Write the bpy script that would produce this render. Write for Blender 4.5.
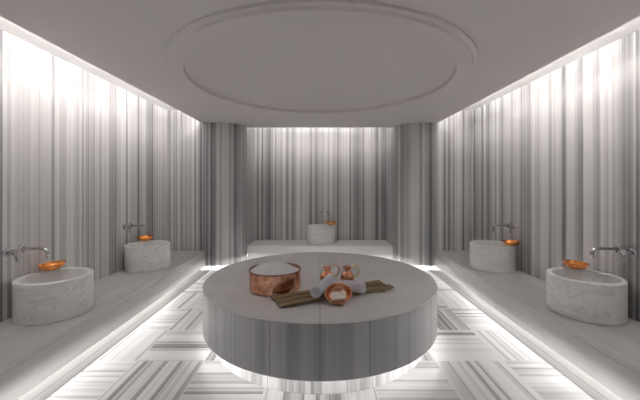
import bpy, bmesh, math, random
from mathutils import Vector, Matrix, noise

for o in list(bpy.data.objects):
    bpy.data.objects.remove(o)
S = bpy.context.scene
C = S.collection
R = math.radians

# ---------------------------------------------------------------- camera, world, light, exposure
EYE = 1.506                                    # lens height above the floor
cam_d = bpy.data.cameras.new('camera')
cam_d.sensor_width = 36.0
cam_d.lens = 18.0
cam_d.shift_y = -15.0 / 640.0
cam_d.clip_start = 0.02
cam = bpy.data.objects.new('camera', cam_d)
C.objects.link(cam)
cam.location = (0, 0, EYE)
cam.rotation_euler = (R(90), 0, 0)
S.camera = cam

w = bpy.data.worlds.new('world')
S.world = w
w.use_nodes = True
w.node_tree.nodes['Background'].inputs[0].default_value = (0.5, 0.5, 0.5, 1)
w.node_tree.nodes['Background'].inputs[1].default_value = 0.05

S.view_settings.view_transform = 'Standard'
S.view_settings.look = 'None'
S.view_settings.gamma = 1.0
S.view_settings.use_curve_mapping = False
S.view_settings.exposure = 0.45

COVE_W = 18.0       # watts per metre of LED tape in the ceiling coves
BENCH_W = 48.0       # ... under the benches
RING_E = 11.5       # emission of the LED tape round the platform plinth
WARM = (1.0, 0.957, 0.940)
FLOORC = (1.0, 0.96, 0.94)

XW, YB, YR = 2.73, 6.83, -1.6                  # side walls, back wall, wall behind the lens
XF = 2.03                                      # front of the side benches
XS, YS = 2.10, 6.18                            # edge of the lowered ceiling
ZC, ZT = EYE + 1.11, EYE + 1.33                # lowered ceiling, top of the cove
ZB = EYE - 1.168                               # bench tops


def led(name, loc, direction, length, width, watts, col, along):
    d = bpy.data.lights.new(name, 'AREA')
    d.shape = 'RECTANGLE'
    d.size, d.size_y = length, width
    d.energy = watts
    d.color = col
    o = bpy.data.objects.new(name, d)
    C.objects.link(o)
    z = -Vector(direction).normalized()
    x = Vector(along).normalized()
    y = z.cross(x)
    m = Matrix((x, y, z)).transposed().to_4x4()
    m.translation = Vector(loc)
    o.matrix_world = m
    return o


for sx in (-1, 1):
    led('cove_light', (sx * 1.97, 2.5, ZC + 0.084), (sx * 0.12, 0, 1), 6.3, 0.02, COVE_W * 6.3, WARM, (0, 1, 0))
    led('bench_light', (sx * (XF + 0.58), 2.4, 0.055), (-sx, 0, -0.1), 6.4, 0.02, BENCH_W * 6.4, FLOORC, (0, 1, 0))
led('cove_light', (0, 6.05, ZC + 0.084), (0, 0.12, 1), 2.7, 0.02, COVE_W * 2.7, WARM, (1, 0, 0))
led('bench_light', (0, 6.15 + 0.58, 0.055), (0, -1, -0.1), 2.6, 0.02, BENCH_W * 1.3, FLOORC, (1, 0, 0))


# ---------------------------------------------------------------- node helpers
class NT:
    def __init__(self, name):
        self.m = bpy.data.materials.new(name)
        self.m.use_nodes = True
        self.t = self.m.node_tree
        self.b = self.t.nodes['Principled BSDF']

    def n(self, typ, **kw):
        nd = self.t.nodes.new(typ)
        for k, v in kw.items():
            setattr(nd, k, v)
        return nd

    def l(self, a, b):
        self.t.links.new(a, b)

    def math(self, op, a, b=None, c=None):
        nd = self.n('ShaderNodeMath', operation=op)
        for i, v in enumerate((a, b, c)):
            if v is None:
                continue
            if isinstance(v, (int, float)):
                nd.inputs[i].default_value = v
            else:
                self.l(v, nd.inputs[i])
        return nd.outputs[0]

    def obj(self):
        return self.n('ShaderNodeTexCoord').outputs['Object']

    def sep(self, v):
        s = self.n('ShaderNodeSeparateXYZ')
        self.l(v, s.inputs[0])
        return s.outputs

    def noise1(self, c, scale, detail=2.0, rough=0.5):
        nd = self.n('ShaderNodeTexNoise', noise_dimensions='1D')
        self.l(c, nd.inputs['W'])
        nd.inputs['Scale'].default_value = scale
        nd.inputs['Detail'].default_value = detail
        nd.inputs['Roughness'].default_value = rough
        return nd.outputs['Fac']

    def noise3(self, v, scale, detail=3.0, rough=0.5, dist=0.0):
        nd = self.n('ShaderNodeTexNoise')
        self.l(v, nd.inputs['Vector'])
        nd.inputs['Scale'].default_value = scale
        nd.inputs['Detail'].default_value = detail
        nd.inputs['Roughness'].default_value = rough
        nd.inputs['Distortion'].default_value = dist
        return nd.outputs['Fac']

    def cells1(self, c, scale):
        nd = self.n('ShaderNodeTexVoronoi', voronoi_dimensions='1D')
        self.l(c, nd.inputs['W'])
        nd.inputs['Scale'].default_value = scale
        s = self.n('ShaderNodeSeparateColor')
        self.l(nd.outputs['Color'], s.inputs[0])
        return s.outputs[0]

    def ramp(self, f, stops):
        nd = self.n('ShaderNodeValToRGB')
        e = nd.color_ramp.elements
        while len(e) < len(stops):
            e.new(0.5)
        for i, (p, col) in enumerate(stops):
            e[i].position = p
            if isinstance(col, (int, float)):
                col = (col, col, col)
            e[i].color = (*col, 1)
        self.l(f, nd.inputs[0])
        return nd.outputs[0]

    def mapping(self, v, scale=(1, 1, 1), loc=(0, 0, 0), rot=(0, 0, 0)):
        nd = self.n('ShaderNodeMapping')
        nd.inputs['Scale'].default_value = scale
        nd.inputs['Location'].default_value = loc
        nd.inputs['Rotation'].default_value = rot
        self.l(v, nd.inputs[0])
        return nd.outputs[0]

    def bump(self, h, strength, dist=0.01):
        nd = self.n('ShaderNodeBump')
        nd.inputs['Strength'].default_value = strength
        nd.inputs['Distance'].default_value = dist
        self.l(h, nd.inputs['Height'])
        self.l(nd.outputs[0], self.b.inputs['Normal'])

    def finish(self, col=None, rough=0.4, metal=0.0, spec=0.5):
        if col is not None:
            if isinstance(col, tuple):
                self.b.inputs['Base Color'].default_value = (*col, 1)
            else:
                self.l(col, self.b.inputs['Base Color'])
        self.b.inputs['Roughness'].default_value = rough
        self.b.inputs['Metallic'].default_value = metal
        self.b.inputs['Specular IOR Level'].default_value = spec
        return self.m


def stripe_value(t, c):
    """bands of irregular width along a coordinate, 0..1 about 0.5"""
    a = t.cells1(c, 9.0)
    b = t.cells1(t.math('ADD', c, 7.31), 24.0)
    d = t.noise1(c, 3.0, 3.0)
    e = t.noise1(t.math('ADD', c, 3.7), 30.0, 2.0)
    v = t.math('MULTIPLY', a, 0.20)
    v = t.math('ADD', v, t.math('MULTIPLY', b, 0.30))
    v = t.math('ADD', v, t.math('MULTIPLY', d, 0.20))
    v = t.math('ADD', v, t.math('MULTIPLY', e, 0.32))
    return v


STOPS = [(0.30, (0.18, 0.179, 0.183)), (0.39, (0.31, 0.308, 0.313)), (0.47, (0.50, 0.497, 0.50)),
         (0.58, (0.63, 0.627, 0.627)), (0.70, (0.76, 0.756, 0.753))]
SHADED_STOPS = [(0.32, (0.12, 0.122, 0.126)), (0.40, (0.20, 0.203, 0.208)), (0.48, (0.34, 0.343, 0.348)), (0.58, (0.47, 0.473, 0.476)), (0.68, (0.66, 0.66, 0.66))]  # pier bands, darkened in the colour since less light reaches the piers


def striped(name, mode, seed, stops=STOPS, rough=0.3, radius=1.0, joint=None, scale=1.0):
    t = NT(name)
    if mode == 'ARC':
        at = t.n('ShaderNodeAttribute', attribute_name='arc')
        c = at.outputs['Fac']
        v = t.obj()
        xyz = t.sep(v)
    else:
        v = t.obj()
        xyz = t.sep(v)
        if mode == 'X':
            c = xyz[0]
        elif mode == 'Y':
            c = xyz[1]
        else:
            c = t.math('MULTIPLY', t.math('ARCTAN2', xyz[0], t.math('MULTIPLY', xyz[1], -1.0)), radius)
    wob = t.noise3(t.mapping(v, (0.6, 0.6, 0.45)), 1.5, 2.0)
    c0 = c
    c = t.math('ADD', c, t.math('MULTIPLY', wob, 0.02))
    c = t.math('ADD', t.math('MULTIPLY', c, scale), float(seed))
    s = stripe_value(t, c)
    cl = t.noise3(t.mapping(v, (9, 9, 1.2)), 1.0, 4.0, 0.6)
    s = t.math('ADD', s, t.math('MULTIPLY', t.math('SUBTRACT', cl, 0.5), 0.10))
    col = t.ramp(s, stops)
    if joint:
        fr = t.math('FRACT', t.math('ADD', t.math('DIVIDE', c0, joint), 0.5))
        dd = t.math('MULTIPLY', t.math('ABSOLUTE', t.math('SUBTRACT', fr, 0.5)), joint)
        line = t.math('LESS_THAN', dd, 0.0022)
        mx = t.n('ShaderNodeMix', data_type='RGBA')
        t.l(line, mx.inputs[0])
        t.l(col, mx.inputs[6])
        mx.inputs[7].default_value = (0.10, 0.10, 0.10, 1)
        col = mx.outputs[2]
    return t.finish(col, rough)


def marble(name, lo, hi, streak, rough=0.3, vein=0.0, rot=0.0, seam=None, spec=0.5):
    """pale marble with long faint streaks; vein adds thin dark lines"""
    t = NT(name)
    v = t.obj()
    m = t.mapping(v, streak, rot=(0, 0, rot))
    f = t.noise3(m, 1.0, 5.0, 0.6, 0.6)
    col = t.ramp(f, [(0.32, lo), (0.66, hi)])
    if vein:
        g = t.noise3(t.mapping(v, (2.2, 2.2, 5.0), rot=(0.5, 0.3, 0.4)), 1.6, 4.0, 0.55, 1.5)
        ln = t.math('ABSOLUTE', t.math('SUBTRACT', g, 0.5))
        k = t.math('MULTIPLY', t.math('SUBTRACT', 1.0, t.math('MINIMUM', t.math('MULTIPLY', ln, 26.0), 1.0)), vein)
        mx = t.n('ShaderNodeMix', data_type='RGBA')
        t.l(k, mx.inputs[0])
        t.l(col, mx.inputs[6])
        mx.inputs[7].default_value = (0.22, 0.21, 0.205, 1)
        col = mx.outputs[2]
    if seam is not None:
        x = t.sep(v)[0]
        ln = t.math('LESS_THAN', t.math('ABSOLUTE', t.math('SUBTRACT', t.math('ABSOLUTE', x), seam)), 0.003 if seam else 0.0018)
        mx = t.n('ShaderNodeMix', data_type='RGBA')
        t.l(ln, mx.inputs[0])
        t.l(col, mx.inputs[6])
        mx.inputs[7].default_value = (0.07, 0.065, 0.06, 1) if seam else (0.25, 0.25, 0.25, 1)
        col = mx.outputs[2]
    return t.finish(col, rough, 0.0, spec)


def floor_material():
    """square modules of striped marble, grain turned a quarter from one module to the next"""
    t = NT('striped_floor_marble')
    v = t.obj()
    x, y, z = t.sep(v)
    T = 0.58
    u = t.math('DIVIDE', t.math('SUBTRACT', t.math('ABSOLUTE', x), 0.99), T)
    q = t.math('DIVIDE', t.math('SUBTRACT', y, 2.74), T)
    iu, iq = t.math('FLOOR', u), t.math('FLOOR', q)
    par = t.math('FLOORED_MODULO', t.math('ADD', iu, iq), 2.0)       # 0: grain across, 1: grain along
    sgn = t.math('SIGN', x)
    rnd = t.math('ADD', t.math('MULTIPLY', iu, 13.17), t.math('ADD', t.math('MULTIPLY', iq, 5.71), t.math('MULTIPLY', sgn, 31.7)))
    mx = t.n('ShaderNodeMix', data_type='FLOAT')
    t.l(par, mx.inputs[0])
    t.l(y, mx.inputs[2])
    t.l(x, mx.inputs[3])
    wob = t.noise3(t.mapping(v, (1, 1, 1)), 1.6, 2.0)
    c = t.math('ADD', t.math('ADD', mx.outputs[0], rnd), t.math('MULTIPLY', wob, 0.02))
    s = stripe_value(t, c)
    col = t.ramp(s, [(0.26, 0.16), (0.37, 0.30), (0.45, 0.47), (0.54, 0.56), (0.70, 0.62)])
    fu = t.math('ABSOLUTE', t.math('SUBTRACT', t.math('FRACT', u), 0.5))
    fq = t.math('ABSOLUTE', t.math('SUBTRACT', t.math('FRACT', q), 0.5))
    jn = t.math('GREATER_THAN', t.math('MAXIMUM', fu, fq), 0.4955)
    m2 = t.n('ShaderNodeMix', data_type='RGBA')
    t.l(jn, m2.inputs[0])
    t.l(col, m2.inputs[6])
    m2.inputs[7].default_value = (0.62, 0.61, 0.59, 1)
    return t.finish(m2.outputs[2], 0.32, 0.0, 0.22)


def plain(name, col, rough=0.5, metal=0.0, spec=0.5):
    return NT(name).finish(col, rough, metal, spec)


def copper(name, a, b, rough, hammer):
    t = NT(name)
    v = t.obj()
    f = t.noise3(v, 14.0, 4.0, 0.6)
    col = t.ramp(f, [(0.35, a), (0.68, b)])
    if hammer:
        vo = t.n('ShaderNodeTexVoronoi')
        vo.inputs['Scale'].default_value = hammer
        t.l(v, vo.inputs['Vector'])
        t.bump(vo.outputs['Distance'], 0.35, 0.004)
    return t.finish(col, rough, 1.0)


def wood_material():
    t = NT('weathered_wood')
    v = t.obj()
    g = t.noise3(t.mapping(v, (3.0, 60.0, 60.0)), 1.0, 5.0, 0.65, 0.4)
    col = t.ramp(g, [(0.28, (0.13, 0.09, 0.045)), (0.50, (0.30, 0.215, 0.115)), (0.72, (0.50, 0.38, 0.22))])
    t.bump(g, 0.5, 0.003)
    return t.finish(col, 0.65)


def towel_material():
    t = NT('terry_cotton')
    v = t.obj()
    f = t.noise3(v, 260.0, 2.0)
    col = t.ramp(f, [(0.3, (0.70, 0.71, 0.78)), (0.7, (0.86, 0.87, 0.93))])
    t.bump(f, 0.6, 0.004)
    return t.finish(col, 0.95, 0.0, 0.1)


def foam_material():
    t = NT('soap_foam')
    v = t.obj()
    f = t.noise3(v, 90.0, 3.0)
    col = t.ramp(f, [(0.3, (0.90, 0.905, 0.94)), (0.7, (0.95, 0.95, 0.97))])
    t.bump(f, 0.35, 0.003)
    return t.finish(col, 0.9, 0.0, 0.2)


M = {
    'wall_left': striped('striped_marble_left', 'Y', 11.3),
    'wall_right': striped('striped_marble_right', 'Y', 47.9),
    'wall_back': striped('striped_marble_back', 'X', 83.6),
    'pier_left': striped('striped_marble_left_pier', 'ARC', 21.4, SHADED_STOPS),
    'pier_right': striped('striped_marble_right_pier', 'ARC', 60.2, SHADED_STOPS),
    'drum': striped('striped_marble_drum', 'ANG', 5.2, [(0.22, (0.21, 0.214, 0.225)), (0.36, (0.33, 0.336, 0.35)), (0.52, (0.39, 0.397, 0.41)), (0.64, (0.43, 0.436, 0.446)), (0.80, (0.48, 0.485, 0.493))], 0.28, 1.157, 0.36, 0.45),
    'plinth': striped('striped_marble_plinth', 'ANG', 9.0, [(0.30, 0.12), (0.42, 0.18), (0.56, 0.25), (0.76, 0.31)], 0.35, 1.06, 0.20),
    'floor': floor_material(),
    'bench': marble('bench_marble', (0.46, 0.457, 0.45), (0.58, 0.577, 0.57), (5.0, 0.55, 5.0), 0.3, rot=0.35),
    'backbench': marble('lit_back_bench_marble', (0.82, 0.815, 0.805), (0.90, 0.895, 0.885), (0.7, 5.0, 5.0), 0.3),  # paler than the side benches: light on its front put into the colour
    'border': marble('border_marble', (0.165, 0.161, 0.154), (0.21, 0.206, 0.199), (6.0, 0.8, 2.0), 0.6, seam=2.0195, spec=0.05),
    'top': marble('platform_top_marble', (0.74, 0.73, 0.725), (0.81, 0.80, 0.795), (1.2, 2.5, 1.0), 0.3, rot=0.2, seam=0.0),
    'basin': marble('basin_marble', (0.78, 0.775, 0.765), (0.88, 0.875, 0.86), (1.2, 1.2, 9.0), 0.38, 0.22),
    'paint': plain('ceiling_paint', (0.84, 0.80, 0.785), 0.8, 0.0, 0.2),
    'cove': plain('cove_paint', (0.80, 0.79, 0.78), 0.8, 0.0, 0.2),
    'chrome': plain('chrome', (0.56, 0.57, 0.58), 0.12, 1.0),
    'copper': copper('hammered_copper', (0.56, 0.23, 0.125), (1.0, 0.62, 0.43), 0.25, 45.0),
    'bowlcopper': copper('bright_copper', (0.75, 0.27, 0.07), (0.90, 0.38, 0.12), 0.22, 70.0),
    'rim': plain('dark_copper', (0.34, 0.19, 0.13), 0.35, 1.0),
    'tin': plain('tinned_metal', (0.95, 0.94, 0.92), 0.35, 0.35),
    'brass': copper('brass', (0.72, 0.58, 0.40), (0.84, 0.72, 0.54), 0.3, 0),
    'wood': wood_material(),
    'towel': towel_material(),
    'foam': foam_material(),
    'soap': plain('white_soap', (0.94, 0.91, 0.87), 0.45),
}
tl = NT('led_tape')
tl.b.inputs['Emission Color'].default_value = (*FLOORC, 1)
tl.b.inputs['Emission Strength'].default_value = RING_E
M['led'] = tl.finish((0.9, 0.9, 0.9), 0.5)


# ---------------------------------------------------------------- mesh helpers
def build(name, bm, mat, parent=None, smooth=None, bevel=0.0, segs=2, sub=0):
    bmesh.ops.recalc_face_normals(bm, faces=bm.faces)
    me = bpy.data.meshes.new(name)
    bm.to_mesh(me)
    bm.free()
    me.materials.append(mat)
    o = bpy.data.objects.new(name, me)
    C.objects.link(o)
    if parent:
        o.parent = parent
    if smooth is not None:
        me.polygons.foreach_set('use_smooth', [True] * len(me.polygons))
        if smooth < 180:
            me.set_sharp_from_angle(angle=R(smooth))
    if bevel:
        b = o.modifiers.new('bevel', 'BEVEL')
        b.width, b.segments, b.limit_method, b.angle_limit = bevel, segs, 'ANGLE', R(40)
        b.harden_normals = False
    if sub:
        s = o.modifiers.new('subdivision', 'SUBSURF')
        s.levels = s.render_levels = sub
    return o


def add_box(bm, x0, x1, y0, y1, z0, z1):
    v = [bm.verts.new((x, y, z)) for x in (x0, x1) for y in (y0, y1) for z in (z0, z1)]
    for f in ((0, 1, 3, 2), (4, 6, 7, 5), (0, 4, 5, 1), (2, 3, 7, 6), (0, 2, 6, 4), (1, 5, 7, 3)):
        bm.faces.new([v[i] for i in f])


def box(*a):
    bm = bmesh.new()
    add_box(bm, *a)
    return bm


def add_prism(bm, pts, z0, z1):
    lo = [bm.verts.new((x, y, z0)) for x, y in pts]
    hi = [bm.verts.new((x, y, z1)) for x, y in pts]
    n = len(pts)
    bm.faces.new(lo)
    bm.faces.new(hi)
    for i in range(n):
        j = (i + 1) % n
        bm.faces.new((lo[i], lo[j], hi[j], hi[i]))
    return lo, hi


def add_lathe(bm, prof, seg=48, closed=False, mat=None):
    """profile of (radius, z); radius 0 gives a pole"""
    rings = []
    for r, z in prof:
        if r < 1e-6:
            rings.append([bm.verts.new((0, 0, z))])
        else:
            rings.append([bm.verts.new((r * math.cos(2 * math.pi * k / seg), r * math.sin(2 * math.pi * k / seg), z)) for k in range(seg)])
    n = len(rings)
    made = [v for r in rings for v in r]
    for i in range(n if closed else n - 1):
        a, b = rings[i], rings[(i + 1) % n]
        for k in range(seg):
            k2 = (k + 1) % seg
            if len(a) == 1 and len(b) == 1:
                continue
            if len(a) == 1:
                bm.faces.new((a[0], b[k], b[k2]))
            elif len(b) == 1:
                bm.faces.new((a[k], b[0], a[k2]))
            else:
                bm.faces.new((a[k], b[k], b[k2], a[k2]))
    if mat is not None:
        bmesh.ops.transform(bm, matrix=mat, verts=made)
    return made


def lathe(prof, seg=48, closed=False, mat=None):
    bm = bmesh.new()
    add_lathe(bm, prof, seg, closed, mat)
    return bm


def add_tube(bm, pts, rad, seg=12):
    pts = [Vector(p) for p in pts]
    rads = rad if isinstance(rad, (list, tuple)) else [rad] * len(pts)
    up = None
    prev = None
    for i, p in enumerate(pts):
        d = (pts[min(i + 1, len(pts) - 1)] - pts[max(i - 1, 0)]).normalized()
        if up is None:
            up = d.orthogonal().normalized()
        up = (up - d * up.dot(d)).normalized()
        s = d.cross(up)
        ring = [bm.verts.new(p + rads[i] * (math.cos(2 * math.pi * k / seg) * up + math.sin(2 * math.pi * k / seg) * s)) for k in range(seg)]
        if prev:
            for k in range(seg):
                k2 = (k + 1) % seg
                bm.faces.new((prev[k], prev[k2], ring[k2], ring[k]))
        else:
            bm.faces.new(ring)
        prev = ring
    bm.faces.new(prev)


def curve_pts(ctrl, n=8):
    """Catmull-Rom through control points"""
    P = [Vector(c) for c in ctrl]
    P = [P[0] * 2 - P[1]] + P + [P[-1] * 2 - P[-2]]
    out = []
    for i in range(1, len(P) - 2):
        for k in range(n):
            t = k / n
            a, b, c, d = P[i - 1], P[i], P[i + 1], P[i + 2]
            out.append(0.5 * ((2 * b) + (c - a) * t + (2 * a - 5 * b + 4 * c - d) * t * t + (3 * b - a - 3 * c + d) * t ** 3))
    out.append(P[-2])
    return out


def tag(o, label, cat, group=None, kind=None):
    o['label'] = label
    o['category'] = cat
    if group:
        o['group'] = group
    if kind:
        o['kind'] = kind
    return o


def thing(name, loc, label, cat, group=None, rot=(0, 0, 0)):
    o = bpy.data.objects.new(name, None)
    o.empty_display_size = 0.1
    C.objects.link(o)
    o.location = loc
    o.rotation_euler = rot
    return tag(o, label, cat, group)


def struct(name, bm, mat, label, cat, **kw):
    o = build(name, bm, mat, None, **kw)
    return tag(o, label, cat, None, 'structure')


# ---------------------------------------------------------------- the room
struct('floor', box(-2.9, 2.9, YR - 0.1, YB + 0.1, -0.1, 0), M['floor'], 'floor of large striped white marble squares with turned grain', 'floor')
struct('wall_left', box(-XW - 0.12, -XW, YR, YB + 0.12, 0, ZT), M['wall_left'], 'left wall of vertically striped grey marble', 'wall')
struct('wall_right', box(XW, XW + 0.12, YR, YB + 0.12, 0, ZT), M['wall_right'], 'right wall of vertically striped grey marble', 'wall')
struct('wall_back', box(-XW, XW, YB, YB + 0.12, 0, ZT), M['wall_back'], 'far wall of striped grey marble behind the single basin', 'wall')
struct('wall_front', box(-XW, XW, YR - 0.12, YR, 0, ZT), M['wall_back'], 'striped marble wall behind the viewer', 'wall')


def pier(side):
    """rounded pier beside the far alcove and the wall return at the end of the side bench"""
    xi, xo, y0, rx, ry = 1.40, XS, 5.67, 0.37, 0.46
    pts = [(xi, YB)]
    for k in range(17):
        a = math.pi / 2 * k / 16
        pts.append((xi + rx * (1 - math.cos(a)), y0 + ry * (1 - math.sin(a))))
    for k in range(7):
        a = math.pi / 2 * k / 6
        pts.append((xo - 0.045 * (1 - math.sin(a)), y0 + 0.045 * (1 - math.cos(a))))
    pts += [(xo, YB)]
    pts = [(side * x, y) for x, y in pts]
    bm = bmesh.new()
    add_prism(bm, pts, 0, ZC - 0.002)
    add_prism(bm, pts, ZC + 0.052, ZT)
    add_prism(bm, [(side * x, y) for x, y in ((xi, YB), (xi, YS + 0.003), (xo, YS + 0.003), (xo, YB))], ZC - 0.002, ZC + 0.052)
    bw = struct('wall_left_return' if side < 0 else 'wall_right_return', box(*sorted((side * (xo + 0.001), side * XW)), y0 + 0.045, y0 + 0.16, 0, ZT),
                M['wall_back'], 'striped marble wall at the far end of the %s bench' % ('left' if side < 0 else 'right'), 'wall')
    n = len(pts)
    arc = [0.0]
    for i in range(1, n):
        arc.append(arc[-1] + (Vector(pts[i]) - Vector(pts[i - 1])).length)
    vals = arc * 4 + [0.0, YB - YS, 1.3, 2.0] * 2
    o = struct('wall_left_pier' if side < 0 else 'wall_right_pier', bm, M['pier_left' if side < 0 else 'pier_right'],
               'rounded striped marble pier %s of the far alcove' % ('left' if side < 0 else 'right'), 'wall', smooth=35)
    at = o.data.attributes.new('arc', 'FLOAT', 'POINT')
    at.data.foreach_set('value', vals)
    return o


pier(-1)
pier(1)

# lowered ceiling, open to the coves at both sides and at the far end
struct('ceiling', box(-XS, XS, YR, YS, ZC, ZC + 0.05), M['paint'], 'lowered grey painted ceiling with a round moulding', 'ceiling')
struct('ceiling_cove', box(-XW - 0.12, XW + 0.12, YR - 0.12, YB + 0.12, ZT, ZT + 0.1), M['cove'], 'white upper ceiling over the light coves', 'ceiling')
ring = [(1.515, 0.0), (1.515, -0.020), (1.478, -0.020), (1.470, -0.044), (1.340, -0.044), (1.340, 0.0)]
rg = struct('trim_1', lathe(ring, 128, True), M['paint'], 'large round stepped moulding on the ceiling', 'ceiling moulding', smooth=30, bevel=0.003)
rg.location = (0, 3.42, ZC - 0.0005)

# pale border round the floor
for i, sx in enumerate((-1, 1)):
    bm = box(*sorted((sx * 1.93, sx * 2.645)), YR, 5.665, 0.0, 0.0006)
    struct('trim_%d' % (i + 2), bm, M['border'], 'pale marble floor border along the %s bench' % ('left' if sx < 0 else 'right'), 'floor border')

# ---------------------------------------------------------------- benches
ZF = EYE - 1.437                                # underside of the benches


def side_bench(sx, label):
    t = thing('marble_bench', (sx * (XF + 0.35), 2.0, 0), label, 'bench', 'built in marble benches')
    loc = t.location.copy()

    def part(name, bm, mat, **kw):
        bmesh.ops.translate(bm, verts=bm.verts, vec=-loc)
        return build(name, bm, mat, t, **kw)
    pts = [(XF, YR + 0.005), (XF, 5.665), (XS + 0.003, 5.665), (XS + 0.003, 5.71), (XW - 0.003, 5.71), (XW - 0.003, YR + 0.005)]
    bm = bmesh.new()
    add_prism(bm, [(sx * x, y) for x, y in pts], ZB - 0.04, ZB)
    part('seat_slab', bm, M['bench'], bevel=0.006)
    part('front_panel', box(*sorted((sx * XF, sx * (XF + 0.04))), YR + 0.005, 5.665, ZF, ZB - 0.04), M['bench'])
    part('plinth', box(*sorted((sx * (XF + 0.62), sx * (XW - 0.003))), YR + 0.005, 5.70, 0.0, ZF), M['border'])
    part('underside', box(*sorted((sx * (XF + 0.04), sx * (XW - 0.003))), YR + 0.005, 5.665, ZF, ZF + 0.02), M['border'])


side_bench(-1, 'long grey marble bench built along the left wall with light glowing beneath')
side_bench(1, 'long grey marble bench built along the right wall with light glowing beneath')
YF = 6.15
tb = thing('marble_bench', (0, YF + 0.3, 0), 'short brightly lit marble bench in the far alcove between the rounded piers', 'bench', 'built in marble benches')
for nm, a in (('seat_slab', (-1.395, 1.395, YF, YB - 0.003, ZB - 0.04, ZB)),
              ('front_panel', (-1.395, 1.395, YF, YF + 0.04, ZF, ZB - 0.04)),
              ('plinth', (-1.395, 1.395, YF + 0.62, YB - 0.003, 0.0, ZF))):
    bm = box(*a)
    bmesh.ops.translate(bm, verts=bm.verts, vec=(0, -(YF + 0.3), 0))
    build(nm, bm, M['backbench'], tb, bevel=0.006 if nm == 'seat_slab' else 0)

# ---------------------------------------------------------------- round platform
PY, PR = 3.36, 1.157
ZP = EYE - 0.945
ZD = EYE - 1.355
pf = thing('marble_platform', (0, PY, 0), 'large round grey marble platform in the middle of the room on a lit plinth', 'platform')
build('top_slab', lathe([(0, ZP - 0.012), (PR, ZP - 0.012), (PR, ZP - 0.008), (PR - 0.003, ZP - 0.002), (PR - 0.009, ZP), (0, ZP)], 160), M['top'], pf, smooth=40)
build('drum', lathe([(0, ZD), (PR - 0.004, ZD), (PR, ZD + 0.004), (PR, ZP - 0.0122), (0, ZP - 0.0122)], 160), M['drum'], pf, smooth=40)
build('plinth', lathe([(0, 0.0005), (1.06, 0.0005), (1.06, ZD), (0, ZD)], 160), M['plinth'], pf, smooth=40)
build('led_tape', lathe([(1.132, ZD - 0.0005), (1.132, ZD - 0.003), (1.146, ZD - 0.003), (1.146, ZD - 0.0005)], 96, True), M['led'], pf)

# ---------------------------------------------------------------- basins, taps and bowls
BR, BH = 0.288, 0.34


def basin(x, y, label):
    t = thing('marble_basin', (x, y, ZB), label, 'basin', 'round marble basins')
    ri = BR - 0.042
    prof = [(0, 0), (BR - 0.006, 0), (BR, 0.006), (BR, BH - 0.008), (BR - 0.008, BH), (ri + 0.008, BH), (ri, BH - 0.008),
            (ri - 0.004, 0.16), (ri - 0.03, 0.10), (ri - 0.10, 0.075), (0.03, 0.07), (0, 0.07)]
    b = build('bowl', lathe(prof, 80), M['basin'], t, smooth=40)
    b.rotation_euler.z = random.Random(label).uniform(0, 6)
    build('drain', lathe([(0, 0.0705), (0.026, 0.0705), (0.026, 0.074), (0.018, 0.075), (0.016, 0.073), (0, 0.073)], 24), M['chrome'], t, smooth=40)
    return t


basin(-2.43, 2.94, 'round white marble basin nearest on the left bench')
basin(-2.435, 4.53, 'round white marble basin farther back on the left bench')
basin(2.43, 2.94, 'round white marble basin nearest on the right bench')
basin(2.435, 4.53, 'round white marble basin farther back on the right bench')
basin(0.02, 6.53, 'round white marble basin alone on the far alcove bench')


def faucet(loc, rz, hs, label):
    """local x points out of the wall; the valve sits at hs along local y"""
    t = thing('wall_faucet', loc, label, 'faucet', 'wall mounted taps', (0, 0, rz))
    mx = Matrix.Rotation(R(90), 4, 'Y')
    bm = bmesh.new()
    add_tube(bm, curve_pts([(0.004, 0, 0), (0.08, 0, 0.002), (0.175, 0, 0.003), (0.215, 0, -0.006), (0.236, 0, -0.03), (0.239, 0, -0.075)], 6), 0.0145, 14)
    add_tube(bm, [(0.239, 0, -0.066), (0.239, 0, -0.082)], 0.0175, 14)
    sp = build('spout', bm, M['chrome'], t, smooth=50)
    esc = [(0, 0.0006), (0.040, 0.0006), (0.040, 0.008), (0.034, 0.014), (0.022, 0.016), (0.020, 0.042), (0, 0.042)]
    build('escutcheon', lathe(esc, 28, mat=mx), M['chrome'], sp, smooth=40)
    off = Matrix.Translation((0, hs, -0.002))
    vb = build('valve', lathe([(0, 0.0006), (0.038, 0.0006), (0.038, 0.008), (0.032, 0.013), (0.024, 0.014), (0.023, 0.055), (0.027, 0.058), (0.027, 0.080), (0.021, 0.085), (0, 0.085)], 28, mat=off @ mx), M['chrome'], t, smooth=40)
    bm = bmesh.new()
    add_tube(bm, [(0.068, hs, 0.015), (0.070, hs, -0.02), (0.082, hs, -0.07), (0.086, hs, -0.085)], [0.010, 0.010, 0.008, 0.0075], 10)
    add_tube(bm, [(0.068, hs - 0.036, -0.002), (0.068, hs + 0.036, -0.002)], 0.009, 10)
    build('handle', bm, M['chrome'], vb, smooth=50)
    return t


ZW = EYE - 0.585
faucet((-XW, 2.93, ZW), 0, -0.14, 'chrome wall tap over the nearest basin on the left bench')
faucet((-XW, 4.60, ZW), 0, -0.14, 'chrome wall tap over the farther basin on the left bench')
faucet((XW, 2.93, ZW), math.pi, 0.14, 'chrome wall tap over the nearest basin on the right bench')
faucet((XW, 4.60, ZW), math.pi, 0.14, 'chrome wall tap over the farther basin on the right bench')
faucet((0.02, YB, ZW), -math.pi / 2, 0.15, 'chrome wall tap over the basin in the far alcove')


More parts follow.
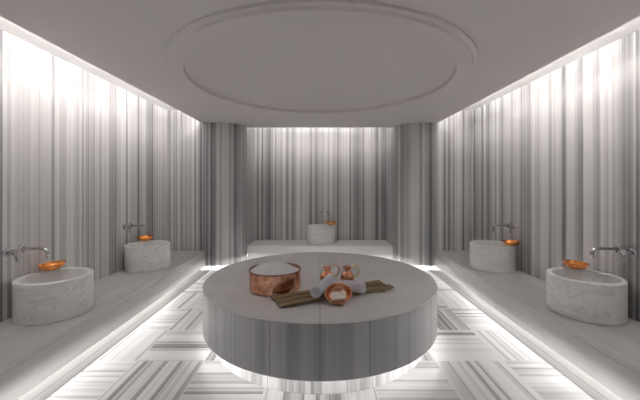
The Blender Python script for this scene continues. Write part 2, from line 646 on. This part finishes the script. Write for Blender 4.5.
def bowl_profile(r, h, foot):
    p = [(0, 0), (foot, 0), (foot + 0.004, 0.004)]
    for k in range(1, 9):
        a = k / 8
        p.append((foot + 0.004 + (r - 0.010 - foot - 0.004) * math.sin(a * math.pi / 2) ** 0.9, 0.004 + (h - 0.006) * (1 - math.cos(a * math.pi / 2)) ** 0.85))
    p += [(r, h - 0.001), (r + 0.001, h), (r - 0.001, h + 0.0015), (r - 0.011, h)]
    for k in range(8, 0, -1):
        a = k / 8
        p.append((foot + (r - 0.0125 - foot) * math.sin(a * math.pi / 2) ** 0.9, 0.0065 + (h - 0.0085) * (1 - math.cos(a * math.pi / 2)) ** 0.85))
    p += [(foot - 0.004, 0.005), (0.016, 0.005), (0.012, 0.013), (0, 0.016)]
    return p


def rim_bowl(x, y, tilt, label):
    o = build('copper_bowl', lathe(bowl_profile(0.112, 0.060, 0.045), 48), M['bowlcopper'], None, smooth=45)
    o.rotation_euler = tilt
    rm = o.rotation_euler.to_matrix()
    o.location = (x, y, ZB + BH + 0.0008 - min((rm @ v.co).z for v in o.data.vertices))
    return tag(o, label, 'bowl', 'copper bowls on the basin rims')


rim_bowl(-2.605, 3.115, (R(2), R(-4), 0), 'shiny copper bowl on the rim of the nearest left basin')
rim_bowl(-2.59, 4.75, (R(2), R(-3), 0.6), 'shiny copper bowl on the rim of the farther left basin')
rim_bowl(2.53, 3.17, (R(2), R(2), 1.0), 'shiny copper bowl on the rim of the nearest right basin')
rim_bowl(2.61, 4.365, (R(-2), R(2), 1.7), 'shiny copper bowl on the rim of the farther right basin')
rim_bowl(0.23, 6.63, (R(1), R(2), 2.4), 'shiny copper bowl on the rim of the far alcove basin')

# ---------------------------------------------------------------- things on the platform
# copper pot and its foam
pot = thing('copper_pot', (-0.41, 2.93, ZP + 0.0005), 'wide hammered copper pot full of white foam on the round platform', 'pot')
PRd, PH = 0.232, 0.178
prof = [(0, 0), (PRd - 0.016, 0), (PRd - 0.004, 0.006), (PRd, 0.022), (PRd + 0.001, PH - 0.012), (PRd - 0.001, PH - 0.002),
        (PRd - 0.005, PH - 0.002), (PRd - 0.006, PH - 0.012), (PRd - 0.007, 0.022), (PRd - 0.02, 0.006), (0, 0.006)]
build('body', lathe(prof, 96), M['copper'], pot, smooth=45)
rim = [(PRd - 0.001 + 0.0055 * math.cos(a), PH - 0.002 + 0.0055 * math.sin(a)) for a in [2 * math.pi * k / 10 for k in range(10)]]
build('rim', lathe(rim, 96, True), M['rim'], pot, smooth=180)
bm = bmesh.new()
NR, NS = 22, 72
rings = []
for i in range(NR + 1):
    f = i / NR
    row = []
    for k in range(NS):
        a = 2 * math.pi * k / NS
        x, y = f * 0.222 * math.cos(a), f * 0.222 * math.sin(a)
        hump = 0.052 * (1 - f ** 2.4)
        lean = 0.03 * max(0.0, 1 - ((x + 0.05) ** 2 + (y - 0.05) ** 2) / 0.05)
        n_ = noise.noise(Vector((x * 16, y * 16, 0))) * 0.008 + noise.noise(Vector((x * 45, y * 45, 3))) * 0.004
        row.append(bm.verts.new((x, y, PH - 0.020 + hump * 0.8 + lean + n_ * (1 - f * 0.6))))
        if i == 0:
            break
    rings.append(row)
for i in range(NR):
    a, b = rings[i], rings[i + 1]
    for k in range(NS):
        k2 = (k + 1) % NS
        if len(a) == 1:
            bm.faces.new((a[0], b[k], b[k2]))
        else:
            bm.faces.new((a[k], b[k], b[k2], a[k2]))
bot = [bm.verts.new((0.222 * math.cos(2 * math.pi * k / NS), 0.222 * math.sin(2 * math.pi * k / NS), PH - 0.06)) for k in range(NS)]
for k in range(NS):
    bm.faces.new((rings[-1][k], rings[-1][(k + 1) % NS], bot[(k + 1) % NS], bot[k]))
bm.faces.new(bot)
fo = build('soap_foam', bm, M['foam'], None, smooth=180)
fo.location = pot.location
tag(fo, 'white foam heaped in the wide copper pot', 'foam', kind='stuff')

# slatted wooden mat
MT = 0.0325
mat_rot = math.atan2(0.45, 0.98)
mt = thing('wooden_mat', (0.13, 2.765, ZP + 0.0005), 'long slatted brown wooden mat lying under the towels on the platform', 'mat', None, (0, 0, mat_rot))
ML, MW = 1.08, 0.25
rnd = random.Random(4)
for k in range(3):
    wv = MW / 3
    y0 = -MW / 2 + k * wv + 0.004
    sl = build('slat', box(-ML / 2 + (0.0, 0.006, 0.0)[k], ML / 2 - (0.0, 0.03, 0.012)[k], -wv / 2 + 0.010, wv / 2 - 0.010, 0, 0.022), M['wood'], mt, bevel=0.005)
    sl.location = (0, y0 + wv / 2 - 0.004, 0.010)
    sl.rotation_euler.z = (0.008, -0.004, -0.012)[k]
for xx in (-0.42, 0.0, 0.42):
    bt = build('batten', box(-0.02, 0.02, -MW / 2 + 0.008, MW / 2 - 0.008, 0, 0.010), M['wood'], mt, bevel=0.002)
    bt.location = (xx, 0, 0)


# towels
def towel(a, b, rad, label, seed):
    a, b = Vector(a), Vector(b)
    L = (b - a).length
    th = 0.0085
    pts = []
    turns = 3.6
    N = 110
    for i in range(N + 1):
        ang = 2 * math.pi * turns * i / N
        r = 0.006 + (rad - th * 0.5 - 0.006) * (i / N)
        pts.append((r, ang))
    bm = bmesh.new()
    NL = 26
    cols = []
    for j in range(NL + 1):
        s = j / NL
        col = []
        e = min(s, 1 - s)
        for i, (r, ang) in enumerate(pts):
            jit = noise.noise(Vector((ang * 0.6, s * 6, seed))) * 0.0022
            telescope = 0.010 * noise.noise(Vector((ang * 0.45, seed * 3.1, 5.0)))
            taper = 1 - 0.10 * max(0, 1 - e / 0.06) ** 2
            rr = (r + jit * (i / N)) * taper
            xx = s * L + telescope * (2 * s - 1)
            col.append(bm.verts.new((xx, rr * math.cos(ang + seed), rr * math.sin(ang + seed))))
        cols.append(col)
    for j in range(NL):
        for i in range(N):
            bm.faces.new((cols[j][i], cols[j][i + 1], cols[j + 1][i + 1], cols[j + 1][i]))
    o = build('rolled_towel', bm, M['towel'], None, smooth=180)
    so = o.modifiers.new('thickness', 'SOLIDIFY')
    so.thickness, so.offset = th, 0.0
    d = (b - a).normalized()
    y = Vector((0, 0, 1)).cross(d).normalized()
    z = d.cross(y)
    m = Matrix((d, y, z)).transposed().to_4x4()
    m.translation = a
    o.matrix_world = m
    return tag(o, label, 'towel', 'rolled towels on the platform')


TR = 0.048
zt = ZP + MT
towel((0.198, 2.768, zt + TR + 0.003), (0.375, 2.690, zt + TR + 0.003), TR, 'rolled pale towel poking out to the right behind the leaning bowl', 1.0)
towel((-0.035, 2.545, zt + 0.054 + 0.006), (0.100, 2.90, zt + 0.054 + 0.012), 0.054, 'rolled pale towel lying lengthwise with its coiled end to the viewer', 2.7)

# leaning bowl with soap
bl = build('copper_bowl', lathe(bowl_profile(0.108, 0.070, 0.040), 56), M['copper'], None, smooth=45)
tilt = Matrix.Rotation(R(-8), 4, 'Z') @ Matrix.Rotation(R(31), 4, 'X')
mm = tilt.copy()
low = min((tilt @ v.co).z for v in bl.data.vertices)
mm.translation = Vector((0.150, 2.585, ZP + 0.001 - low))
bl.matrix_world = mm
tag(bl, 'copper bowl tipped towards the viewer with white soap in it', 'bowl')
so = build('soap_bar', box(-0.056, 0.056, -0.037, 0.037, 0, 0.032), M['soap'], None, smooth=180, bevel=0.009, segs=4)
sm = mm @ Matrix.Translation((0.0, -0.010, 0.0245)) @ Matrix.Rotation(R(6), 4, 'Z')
so.matrix_world = sm
tag(so, 'white bar of soap inside the tipped copper bowl', 'soap')


# jugs
def jug(x, y, rz, label):
    t = thing('copper_jug', (x, y, ZP + 0.0005), label, 'jug', 'small copper jugs', (0, 0, rz))
    prof = [(0, 0), (0.036, 0), (0.038, 0.004), (0.034, 0.010), (0.046, 0.024), (0.058, 0.044), (0.062, 0.060), (0.058, 0.078), (0.046, 0.098),
            (0.034, 0.114), (0.030, 0.124), (0.033, 0.138), (0.040, 0.152), (0.037, 0.152), (0.030, 0.138), (0.027, 0.124), (0.031, 0.112), (0.05, 0.085), (0.055, 0.06), (0.03, 0.02), (0, 0.014)]
    t.scale = (1.10, 1.10, 1.10)
    build('body', lathe(prof, 48), M['copper'], t, smooth=60)
    # beak: an open trough rising from the rim to the left
    bm = bmesh.new()
    secs = [(-0.012, 0.126, 0.030, 0.030), (-0.032, 0.150, 0.028, 0.027), (-0.054, 0.174, 0.022, 0.020), (-0.076, 0.198, 0.013, 0.012)]
    prev = None
    for sx, sz, hw, dp in secs:
        row = []
        for k in range(9):
            a = math.pi * k / 8
            row.append(bm.verts.new((sx - dp * math.sin(a) * 0.8, -hw * math.cos(a), sz - dp * math.sin(a) * 0.5)))
        if prev:
            for k in range(8):
                bm.faces.new((prev[k], prev[k + 1], row[k + 1], row[k]))
        prev = row
    sp = build('spout', bm, M['tin'], t, smooth=180)
    s_ = sp.modifiers.new('thickness', 'SOLIDIFY')
    s_.thickness = 0.003
    bm = bmesh.new()
    add_tube(bm, curve_pts([(0.036, 0, 0.146), (0.058, 0, 0.166), (0.086, 0, 0.164), (0.104, 0, 0.136), (0.098, 0, 0.100), (0.076, 0, 0.074), (0.058, 0, 0.062)], 7), 0.0085, 10)
    build('handle', bm, M['brass'], t, smooth=60)
    return t


jug(0.260, 3.045, R(-6), 'small copper jug standing clear to the right behind the towels')
jug(0.065, 3.05, R(-4), 'small copper jug half hidden behind the lengthwise rolled towel')
